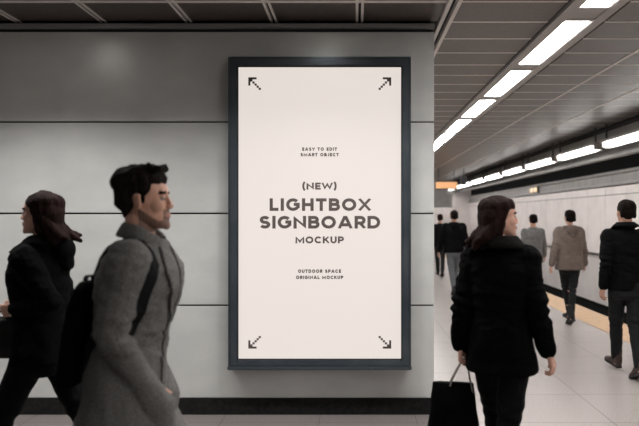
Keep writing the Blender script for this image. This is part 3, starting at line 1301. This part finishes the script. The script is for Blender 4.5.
def short_hair(g, mat, quiff=0., full=1., sides=True):
    HM = g.HM
    bm = bmesh.new()
    E = lambda c, r, rot=None: ell(bm, c, r, HM, rot)
    E((0, -.022, .188), (.080 * full, .101 * full, .062 * full))
    E((0, -.055, .140), (.077 * full, .056 * full, .088))
    E((0, -.068, .080), (.050, .022, .035))
    for sd in (-1, 1):
        E((sd * .067, -.020, .160), (.016 * full, .068, .045))
        E((sd * .070, .010, .128), (.008, .014, .028))
        E((sd * .064, -.055, .105), (.018, .030, .045))
    if quiff:
        for i in range(7):
            a = -1 + i / 3
            cone(bm, HM @ Vector((a * .045, .02, .215)), HM @ Vector((a * .052 + .004, .074 + .010 * (1 - abs(a)), .219 + quiff * (1 - .3 * abs(a)))), .022, .013)
            cone(bm, HM @ Vector((a * .05, -.04, .215)), HM @ Vector((a * .05, .03, .226 + quiff * .6)), .024, .018)
    def dsp(p):
        return .004 * N(p, 55, 1, 1, .6) + .006 * N(p, 24, 1, 1, 1, 4)
    return meld('hair', bm, max(.0045, g.voxel * .9), mat, g.root, 1, dsp)


M['stubble'] = mottled('dark_stubble', (.12, .068, .052), (.30, .175, .13), 220, .7)
random.seed(7)

# ------------------------------------------------------------------ man in the grey overcoat
A = -90
g = person('dark-haired man in long grey tweed overcoat walking right, close in front of the wall',
           ((125 - 355) / 620 * 2.62, 2.62, 0), math.radians(A), H=1.80, voxel=.0042, lean=9, hips=(24, -16), knees=(6, 22),
           armR=((.13, -.02, -1), (-.40, .55, -.85)), armL=((-.15, .0, -1), (.42, .42, -.85)), head_yaw=4, head_pitch=-2, head_scale=1.04,
           curlR=60, curlL=60)
face(g, M['hair_black'], beard=True)
short_hair(g, M['hair_black'], quiff=.024, full=1.09)
trousers(g, M['dark_jeans'])
shoes(g, M['leather'])
coat(g, M['tweed'], .42, 'overcoat', bulk=1.10, flare=.085, pockets=True, sleeve=1.12, fold=1.2)
collar(g, M['tweed'], r=.066, h=.065, fall=.045, out=.010, open_deg=60)
for sd in (-1, 1):
    drape(g, 'lapel', [(sd * .012, .50), (sd * .075, .545), (sd * .118, .46), (sd * .095, .445), (sd * .10, .40), (sd * .012, .24)],
          M['tweed'], lift=.010, thick=.008)
drape(g, 'placket', [(-.012, .26), (.022, .26), (.022, -.02), (-.012, -.02)], M['tweed'], lift=.005)
for z in (.20, .09, -.02):
    bm = bmesh.new()
    h = g.bvh.ray_cast(g.u(.032, .6, z), g.U.to_3x3() @ Vector((0, -1, 0)))
    if h[0]:
        ell(bm, h[0] + Vector((0, .004, 0)), (.014, .005, .014))
        obj('button', bm, M['button'], g.root, smooth=True)
    else:
        bm.free()
manB = g
# pocket flap where the near hand goes in
side, S, el, wr, fd, n, th = g.arms[1]
# backpack on his back
t = empty('backpack', manB.root.location, math.radians(A),
          'black backpack worn on the back of the man in the grey overcoat', 'backpack')
bm = bmesh.new()
yb = -.115
ringloft(bm, [sring((0, -.17 + (z - 1.1) * .158, z), rx, ry * .62, None, 24, 3.4) for z, rx, ry in
              [(.90, .10, .04), (.905, .135, .07), (.93, .15, .085), (1.10, .155, .090), (1.24, .145, .080), (1.30, .125, .062), (1.33, .09, .04)]])
ringloft(bm, [sring((0, -.205 + (z - 1.1) * .158, z), rx, ry * .7, None, 20, 3.) for z, rx, ry in [(.94, .08, .02), (.95, .11, .04), (1.08, .115, .042), (1.13, .10, .03), (1.14, .07, .015)]])
pack = meld('bag_body', bm, .006, M['black_wool'], t, 3, lambda p: .006 * N(p, 10))
band('top_handle', [(-.04, -.15, 1.315), (-.03, -.15, 1.345), (.03, -.15, 1.345), (.04, -.15, 1.315)], .02, .006, M['strap'], t,
     wdir=Vector((0, 1, 0)), n=12)
for sd in (-1, 1):
    band('shoulder_strap', [(sd * .07, -.12, 1.32), (sd * .11, -.10, 1.46), (sd * .125, .0, 1.50), (sd * .125, .09, 1.44), (sd * .14, .12, 1.32),
                            (sd * .17, .05, 1.18), (sd * .15, -.08, 1.08), (sd * .12, -.16, .98)], .045, .010, M['strap'], t, bvh=g.bvh, off=.007)

# ------------------------------------------------------------------ woman in black at the left
DA = 3.45
g = person('long-haired woman in black coat walking left at the left edge of the picture',
           ((43 - 355) / 620 * DA, DA, 0), math.radians(90), H=1.765, male=False, skin='skin_woman', voxel=.0048, lean=3,
           hips=(26, -24), knees=(4, 14), armL=((-.16, -.52, -.84), (.30, .88, -.12)), armR=((.12, -.2, -1), (.08, .1, -1)), curlL=75,
           head_pitch=-3, head_yaw=4)
face(g, M['hair_brown'])
long_hair(g, M['hair_brown'], blow=.14, length=-.01, vol=1.08)
trousers(g, M['black_down'])
shoes(g, M['leather'], boot=.06)
coat(g, M['black_wool'], .80, 'coat', bulk=1.04, flare=.03)
hood(g, M['black_wool'], .85)
collar(g, M['black_wool'], r=.070, h=.045, fall=.04, out=.05, open_deg=30)
womA = g


def hand_grip(g, i):
    side, S, el, wr, fd, n, th = g.arms[i]
    return wr + fd * .085 * g.s + n.normalized() * .02


hp = womA.root.location.copy()
gp = hand_grip(womA, 0)
RZ = Matrix.Rotation(math.radians(90), 3, 'Z')
t = empty('handbag', hp + RZ @ gp, math.radians(90), 'black handbag hanging from the hand of the woman at the left edge', 'handbag')
bm = bmesh.new()
ringloft(bm, [sring((0, -.02, z + .09), rx, ry, None, 24, 3.2) for z, ry, rx in
              [(-.345, .10, .035), (-.34, .14, .05), (-.28, .15, .06), (-.20, .135, .05), (-.14, .115, .035), (-.125, .10, .02)]])
meld('bag_body', bm, .005, M['leather'], t, 3)
for sd in (-1, 1):
    band('handle', [(sd * .02, -.08, -.07), (sd * .018, -.05, -.02), (sd * .004, 0, .0), (sd * .018, .04, -.02), (sd * .02, .06, -.07)],
         .012, .008, M['leather'], t, wdir=Vector((1, 0, 0)), n=18)

# ------------------------------------------------------------------ woman with the bag, right of the lightbox
DC = 3.4
AC = -24
g = person('brown-haired woman in bulky black coat walking away, carrying a black bag, right of the lightbox',
           ((500 - 355) / 620 * DC, DC, 0), math.radians(AC), H=1.69, male=False, skin='skin_woman', voxel=.0046, lean=3,
           hips=(20, -14), knees=(12, 12), armL=((-.22, -.16, -1), (-.06, .12, -1)), armR=((.20, -.12, -1), (.28, .16, -1)), curlL=80, curlR=38,
           head_yaw=-62, head_pitch=-2, width=.96)
face(g, M['hair_brown'])
long_hair(g, M['hair_brown'], blow=.12, length=-.005, vol=1.12)
trousers(g, M['black_down'], wide=.95)
shoes(g, M['leather'], boot=.06)
coat(g, M['black_wool'], .76, 'coat', bulk=1.08, flare=.04, sleeve=1.15, fold=1.5, waist=1.08)
collar(g, M['scarf'], r=.080, h=.05, fall=.05, out=.03, open_deg=14, name='scarf', thick=.016)
womC = g
gp = hand_grip(g, 0)
RZ = Matrix.Rotation(math.radians(AC), 3, 'Z')
t = empty('tote_bag', g.root.location + RZ @ gp, math.radians(-6), 'black tote bag with grey cord handles held low by the woman in the black coat', 'bag')
bm = bmesh.new()
ringloft(bm, [sring((-.06, 0, z), rx, ry, None, 28, 3.6) for z, rx, ry in
              [(-.46, .125, .05), (-.45, .145, .065), (-.40, .148, .07), (-.25, .130, .055), (-.145, .116, .03), (-.12, .114, .02)]])
meld('bag_body', bm, .006, M['black_wool'], t, 2, lambda p: .006 * N(p, 9))
for sd in (-1, 1):
    band('handle', [(-.085, sd * .022, -.17), (-.07, sd * .02, -.11), (-.012, sd * .006, .0), (.012, sd * .006, .0), (.035, sd * .02, -.11),
                    (.045, sd * .022, -.17)], .010, .008, M['handle'], t, wdir=Vector((0, 1, 0)), n=20)

# ------------------------------------------------------------------ walkers on the platform
gl = 'people walking away along the platform'
DD = 6.25
g = person('short-haired man in black jacket and dark trousers walking away at the right edge', ((626 - 355) / 620 * DD, DD, 0), math.radians(4),
           H=1.73, voxel=.0065, lean=3, hips=(16, -12), knees=(4, 14), armL=((-.22, -.22, -1), (-.06, .20, -1)),
           armR=((.22, .15, -1), (.1, .4, -1)), head_pitch=-4, group=gl, stance=.04)
short_hair(g, M['hair_black'])
trousers(g, M['dark_jeans'])
shoes(g, M['boot'], boot=.05)
coat(g, M['black_down'], .86, 'jacket', bulk=1.04, flare=.0, sleeve=1.08, fold=1.4)
collar(g, M['black_down'], r=.076, h=.06, fall=.03, out=.03, open_deg=20, thick=.012)

DE = 9.3
g = person('person in taupe hooded parka and dark leggings walking away by the yellow strip', ((569.5 - 355) / 620 * DE, DE, 0), math.radians(2),
           H=1.66, male=False, skin='skin_woman', voxel=.008, lean=2, hips=(14, -10), knees=(6, 12), armL=((-.34, -.15, -1), (-.22, .05, -1)),
           armR=((.30, .1, -1), (.20, .3, -1)), group=gl, head_pitch=-5, stance=.06)
short_hair(g, M['hair_black'], full=1.05)
trousers(g, M['dark_jeans'], wide=.85)
shoes(g, M['leather'], boot=.09)
coat(g, M['brown_coat'], .80, 'parka', bulk=1.22, flare=.05, sleeve=1.2, waist=1.1)
hood(g, M['brown_hood'])

DF = 11.8
g = person('person in plain mid-grey coat walking away, behind the woman carrying the bag', ((533 - 355) / 620 * DF, DF, 0), math.radians(0),
           H=1.60, voxel=.009, lean=2, hips=(12, -10), knees=(6, 12), armL=((-.2, -.15, -1), (-.1, .1, -1)),
           armR=((.24, .1, -1), (.12, .3, -1)), group=gl)
short_hair(g, M['hair_black'])
trousers(g, M['dark_jeans'])
shoes(g, M['leather'])
coat(g, M['grey_coat'], .72, 'coat', bulk=1.12, flare=.03)

DG = 12.6
g = person('person in dark puffy jacket and grey trousers walking away just right of the wall corner', ((454 - 355) / 620 * DG, DG, 0), 0,
           H=1.68, voxel=.009, lean=2, hips=(-10, 12), knees=(12, 6), armL=((-.3, .1, -1), (-.2, .3, -1)),
           armR=((.3, -.1, -1), (.2, .1, -1)), group=gl, head_pitch=-4)
short_hair(g, M['hair_black'])
trousers(g, M['grey_jeans'], wide=.9)
shoes(g, M['leather'])
coat(g, M['black_down'], .86, 'jacket', bulk=1.2, flare=.0, sleeve=1.2)
hood(g, M['black_down'])

DH = 16.5
g = person('farthest person in dark clothes, half hidden by the wall corner', ((440 - 355) / 620 * DH, DH, 0), 0,
           H=1.62, male=False, skin='skin_woman', voxel=.011, lean=2, hips=(12, -10), knees=(6, 12), armL=((-.2, .1, -1), (-.1, .2, -1)),
           armR=((.2, -.1, -1), (.1, .1, -1)), group=gl)
short_hair(g, M['hair_brown'], full=1.08)
trousers(g, M['dark_jeans'])
shoes(g, M['leather'])
coat(g, M['black_down'], .80, 'coat', bulk=1.08)
